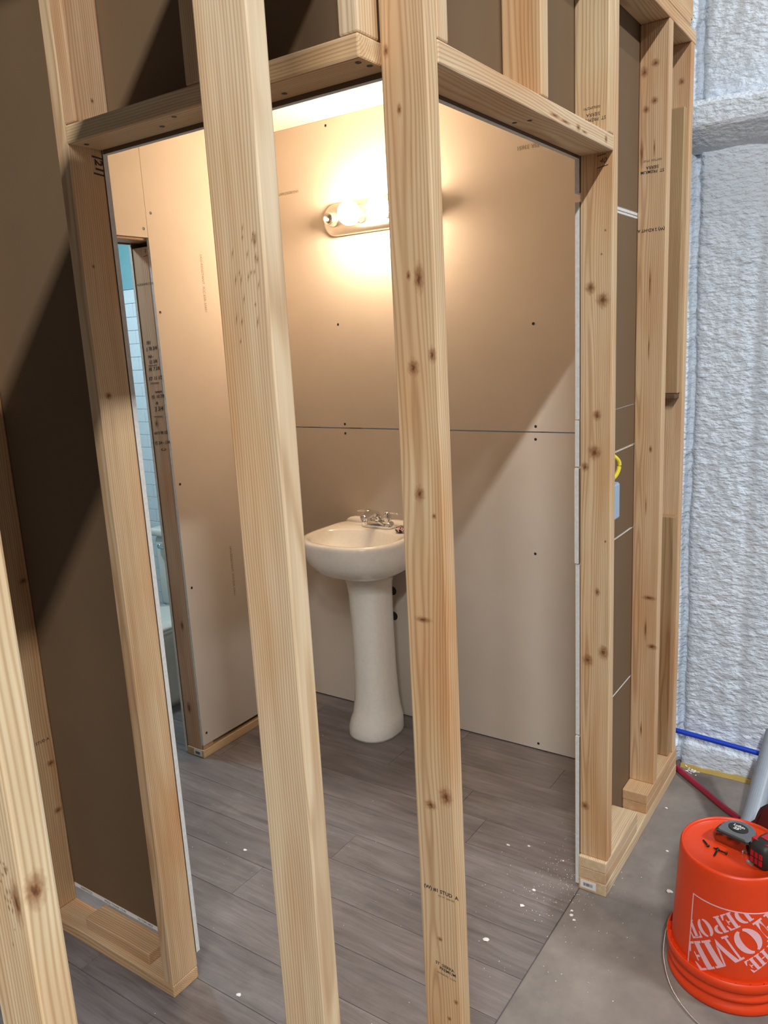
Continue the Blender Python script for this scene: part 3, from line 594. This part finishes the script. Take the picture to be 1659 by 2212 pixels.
def clip(p, ax, sg, lim):
    out = []
    for i in range(len(p)):
        a, b = p[i - 1], p[i]; da, db = sg * a[ax] - lim, sg * b[ax] - lim
        if (da <= 0) != (db <= 0): t = da / (da - db); out.append((a[0] + t * (b[0] - a[0]), a[1] + t * (b[1] - a[1])))
        if db <= 0: out.append(b)
    return out
cl_ = []
for p in polys:
    for ax, sg in ((0, 1), (0, -1), (1, 1), (1, -1)):
        p = clip(p, ax, sg, hs - bw) if p else p
    if len(p) > 2: cl_.append(p)
polys = cl_
for k in range(16):
    a0 = -hs + S * k / 16; a1 = -hs + S * (k + 1) / 16
    polys += [rc(a0, hs - bw, a1, hs), rc(a0, -hs, a1, -hs + bw), rc(-hs, a0, -hs + bw, a1), rc(hs - bw, a0, hs, a1)]
lv, lf = [], []; A0 = math.radians(-80.5); ZC = .186
for p in polys:
    bm = bmesh.new(); vs_ = [bm.verts.new((a, b, 0)) for a, b in p]; bm.faces.new(vs_)
    if max(a for a, b in p) - min(a for a, b in p) > .02: bmesh.ops.subdivide_edges(bm, edges=bm.edges[:], cuts=3, use_grid_fill=True)
    v, f = bm_out(bm); b0 = len(lv)
    for a, b, _ in v:
        u, q = -a, -b; z = ZC + q; r_ = br(z) + .0007; t = A0 + u / .143; lv.append((BX + r_ * math.cos(t), BY + r_ * math.sin(t), z + G))
    lf += [tuple(i + b0 for i in q) for q in f]
mk('logo_print', lv, lf, PINKW, bk)['label'] = 'pale pink square logo lettering'

# ------------------------------------------------------------------ things on and behind the bucket
ZT = .3715 + G
tp = empty('tape_measure', (.378, .905, ZT), 'silver tape measure lying on the orange bucket beside the black screws', 'tape measure')
def tape_outline(cx, cy, s, rot, z, grow=0.0):
    P = []
    for j in range(40):
        t = 2 * math.pi * j / 40; r = .040
        x, yv = r * math.cos(t), r * math.sin(t)
        if yv < 0: yv = -min(abs(yv) * 1.25, .033); x = max(min(x * 1.25, .041), -.041)
        x *= s * (1 + grow); yv *= s * (1 + grow); P.append((cx + x * math.cos(rot) - yv * math.sin(rot), cy + x * math.sin(rot) + yv * math.cos(rot), z))
    return P
rt = math.radians(-16); tcx, tcy = .380, .905
mk('case', *loft([tape_outline(tcx, tcy, 1.16, rt, ZT, -.04), tape_outline(tcx, tcy, 1.16, rt, ZT + .004), tape_outline(tcx, tcy, 1.16, rt, ZT + .030), tape_outline(tcx, tcy, 1.16, rt, ZT + .035, -.05), tape_outline(tcx, tcy, 1.16, rt, ZT + .037, -.16)]), TCHR, tp, smooth=False)
dsk = [[(tcx + rx * math.cos(2 * math.pi * j / 28) * math.cos(rt) - ry * math.sin(2 * math.pi * j / 28) * math.sin(rt), tcy + .006 + rx * math.cos(2 * math.pi * j / 28) * math.sin(rt) + ry * math.sin(2 * math.pi * j / 28) * math.cos(rt), z) for j in range(28)] for rx, ry, z in ((.026, .020, ZT + .0365), (.026, .020, ZT + .0385), (.024, .018, ZT + .039))]
lb = mk('label_disc', *loft(dsk), DARK, tp)
ux = (math.cos(rt), math.sin(rt), 0); uy = (-math.sin(rt), math.cos(rt), 0)
lettering('lettering', 'Lufkin', .0125, (tcx + .002, tcy + .011, ZT + .0391), ux, uy, lb, STICK, bold=.0004); lettering('lettering', "25'", .015, (tcx - .002, tcy - .002, ZT + .0391), ux, uy, lb, STICK, bold=.0006)
box('blade_hook', (tcx + .020, tcy - .051, ZT + .001), (tcx + .024, tcy - .044, ZT + .010), STEEL, tp, .0006)
t2 = empty('tape_measure', (.452, .845, ZT), 'black and red tape measure at the right edge on the orange bucket', 'tape measure')
r2 = math.radians(62); c2x, c2y = .462, .855
def rect_rr(cx, cy, hx, hy, rot, z, e=3.6, n=36):
    P = []
    for j in range(n):
        c, s = math.cos(2 * math.pi * j / n), math.sin(2 * math.pi * j / n); x = hx * math.copysign(abs(c) ** (2 / e), c); yv = hy * math.copysign(abs(s) ** (2 / e), s)
        P.append((cx + x * math.cos(rot) - yv * math.sin(rot), cy + x * math.sin(rot) + yv * math.cos(rot), z))
    return P
mk('case', *loft([rect_rr(c2x, c2y, .042, .026, r2, ZT), rect_rr(c2x, c2y, .046, .029, r2, ZT + .006), rect_rr(c2x, c2y, .046, .029, r2, ZT + .050), rect_rr(c2x, c2y, .040, .025, r2, ZT + .062), rect_rr(c2x, c2y, .028, .018, r2, ZT + .067)]), DARK, t2, smooth=True)
def slab(cu, cv, hu, hv, z0, z1, name, mat, par):
    P = []
    for z in (z0, z1):
        for a, b in ((-hu, -hv), (hu, -hv), (hu, hv), (-hu, hv)): x = cu + a; yv = cv + b; P.append((c2x + x * math.cos(r2) - yv * math.sin(r2), c2y + x * math.sin(r2) + yv * math.cos(r2), z))
    return mk(name, P, [(3, 2, 1, 0), (4, 5, 6, 7), (0, 1, 5, 4), (1, 2, 6, 5), (2, 3, 7, 6), (3, 0, 4, 7)], mat, par)
slab(.004, .0, .016, .014, ZT + .066, ZT + .069, 'red_badge', RED, t2); slab(-.020, .002, .009, .026, ZT + .055, ZT + .0665, 'grip_band', RED, t2); slab(.030, 0, .010, .020, ZT + .058, ZT + .0668, 'lock_button', GREYR, t2)
for i in range(3):
    for k in range(2): slab(-.0462, -.012 + i * .012, .0012, .0042, ZT + .012 + k * .018, ZT + .026 + k * .018, 'vent_panel', RED, t2)
slab(-.048, .016, .004, .009, ZT + .001, ZT + .008, 'blade_hook', STEEL, t2)
def screw(p, q, label):
    p, q = Vector(p), Vector(q); d = (q - p).normalized(); L = (q - p).length
    rt_ = empty('drywall_screw', tuple(p), label, 'screw', 'black screws on the bucket')
    a = d.orthogonal().normalized(); b = d.cross(a); rings = []
    for s, r in ((0, .0040), (.0012, .0041), (.005, .0019), (.012, .0017), (L - .006, .0017), (L, .0003)):
        rings.append([tuple(p + d * s + r * (math.cos(2 * math.pi * j / 10) * a + math.sin(2 * math.pi * j / 10) * b)) for j in range(10)])
    sh = mk('shank', *loft(rings), BLACK, rt_, smooth=True)
    N = 60; vv = []; ff = []
    for i in range(N):
        t = i / N; c = p + d * (.010 + (L - .014) * t); th = t * 2 * math.pi * 9; e = math.cos(th) * a + math.sin(th) * b
        vv += [tuple(c + e * .0014 + d * .0003), tuple(c + e * .0027), tuple(c + e * .0014 - d * .0003)]
        if i: k = 3 * i; ff += [(k - 3, k - 2, k + 1, k), (k - 2, k - 1, k + 2, k + 1)]
    mk('thread', vv, ff, BLACK, rt_)
screw((.320, .842, ZT + .0042), (.300, .869, ZT + .0008), 'black drywall screw lying apart at the left of the crossed pair')
screw((.368, .831, ZT + .0055), (.331, .844, ZT + .0025), 'black drywall screw lying on top of the other one')
screw((.344, .842, ZT + .0045), (.341, .806, ZT + .0006), 'black drywall screw crossed underneath pointing to the camera')
o = mk('red_pipe', *tube([(-.03, 1.862, .0068), (.004, 1.824, .0068), (.12, 1.720, .0068), (.24, 1.615, .0068), (.36, 1.545, .0068), (.55, 1.53, .0068), (.80, 1.55, .0068)], .0112, 14, 6), REDP, None, smooth=True); tag(o, 'dark red flexible water pipe running across the concrete behind the bucket', 'pipe')
o = mk('blue_pipe', *tube([(-.22, 1.852, .170), (-.02, 1.858, .154), (.28, 1.858, .135), (.60, 1.858, .110), (1.1, 1.858, .07)], .0100, 14, 8), BLUE, None, smooth=True); tag(o, 'bright blue flexible water pipe along the foot of the foam wall', 'pipe')
# hollow grey pipe leaning on the foam wall
P0 = Vector((.318, 1.43, .024)); P1 = Vector((.345, 1.795, .262)); d = (P1 - P0).normalized(); a = d.cross(Vector((0, 0, 1))).normalized(); b = a.cross(d)
P0 = P0 - d * .02
rings = [[tuple(c + r * (math.cos(2 * math.pi * j / 28) * a + math.sin(2 * math.pi * j / 28) * b)) for j in range(28)] for c, r in ((P0, .027), (P0, .032), (P1, .032), (P1, .027), (P0 + d * .05, .027))]
o = mk('grey_pipe', *loft(rings, False, True), GREYP, None, smooth=False); tag(o, 'grey plastic conduit pipe leaning behind the bucket', 'pipe')
# maroon cloth heap
cv, cf = [], []; n1, n2 = 28, 18
for i in range(n2 + 1):
    ph = (math.pi / 2) * i / n2
    for j in range(n1):
        t = 2 * math.pi * j / n1; e_ = math.cos(ph); q = 1 + .30 * noise.noise((2.0 * math.cos(t) * e_, 2.0 * math.sin(t) * e_, 3 + ph * 1.5)) + .10 * noise.noise((5 * math.cos(t) * e_, 5 * math.sin(t) * e_, ph * 4))
        cv.append((.475 + .165 * q * math.cos(t) * math.cos(ph) ** .7, 1.285 + .120 * q * math.sin(t) * math.cos(ph) ** .7, -.004 + .27 * q * math.sin(ph)))
rings = [cv[i * n1:(i + 1) * n1] for i in range(n2 + 1)]
o = mk('cloth', *loft(rings), MAROON, None, smooth=True); tag(o, 'crumpled dark red cloth heap behind the bucket', 'cloth')

# ------------------------------------------------------------------ crumbs of plaster on the floors, scrap of paper
big = [(.161, 1.102, .011), (-.309, 1.09, .006), (-.178, 1.074, .005), (-.372, 1.06, .007), (-.204, .892, .007), (-.206, .808, .008), (-.237, .625, .010), (-.07, .869, .006), (-.063, .85, .007), (-.049, .835, .006), (-.723, .349, .007), (-.724, .099, .008), (-1.156, .578, .008), (.10, 1.30, .006), (.03, 1.55, .006), (.14, 1.72, .006)]
for i, (x, yy, s) in enumerate(big):
    bm = bmesh.new(); bmesh.ops.create_icosphere(bm, subdivisions=1, radius=1)
    z0 = 0 if x < -.086 else -.0045
    for v in bm.verts: v.co = Vector((x + v.co.x * s * random.uniform(.6, 1.3), yy + v.co.y * s * random.uniform(.5, 1.0), z0 + max((v.co.z + .8) * s * .3, 0)))
    v, f = bm_out(bm); o = mk('plaster_crumb', v, f, CRUMB, None); tag(o, 'small white plaster crumb on the grey planks' if x < -.086 else 'small white plaster crumb on the bare concrete', 'crumb', 'crumbs on the planks' if x < -.086 else 'crumbs on the concrete')
dv, df = [], []
def crumb(x, yy, s):
    z0 = 0.0002 if x < -.086 else -.0044; b0 = len(dv); t = random.uniform(0, 6.3)
    for k in range(3): dv.append((x + s * math.cos(t + 2.1 * k), yy + s * math.sin(t + 2.1 * k), z0))
    dv.append((x, yy, z0 + s * .8)); df.extend([(b0, b0 + 1, b0 + 3), (b0 + 1, b0 + 2, b0 + 3), (b0 + 2, b0, b0 + 3)])
for i in range(420):
    if i < 220: x = random.gauss(-.13, .07); yy = random.gauss(.99, .10)
    elif i < 320: x = random.uniform(-.4, .15); yy = random.uniform(.5, 1.2)
    else: x = random.uniform(-1.5, -.1); yy = random.uniform(-.1, 1.4)
    if -.09 <= x <= 0.002 and yy > .97: continue
    if -.105 <= x < -.086 and yy > .98: continue
    if (x - BX) ** 2 + (yy - BY) ** 2 < .18 ** 2: continue
    crumb(x, yy, random.uniform(.0006, .0022))
o = mk('plaster_dust', dv, df, CRUMB, None); tag(o, 'fine white plaster dust scattered on the floor at the doorway', 'dust', kind='stuff')
for i, (x, yy) in enumerate(((.048, 1.845),)):
    vv, ff = [], []
    for k in range(16):
        t = random.uniform(0, 6.28); px = x + random.gauss(0, .014); py = yy + random.gauss(0, .008); l = random.uniform(.006, .016); zz = -.0044 + .0012 * k * random.uniform(.3, 1); b0 = len(vv)
        for a_, b_ in ((0, 0), (l, .002), (l * .9, .006), (0, .005)): vv.append((px + a_ * math.cos(t) - b_ * math.sin(t), py + a_ * math.sin(t) + b_ * math.cos(t), zz + random.uniform(0, .004)))
        ff.append((b0, b0 + 1, b0 + 2, b0 + 3))
    o = mk('paper_scraps', vv, ff, CRUMB, None); tag(o, 'little heap of torn white scraps at the foot of the foam wall', 'scraps', kind='stuff')
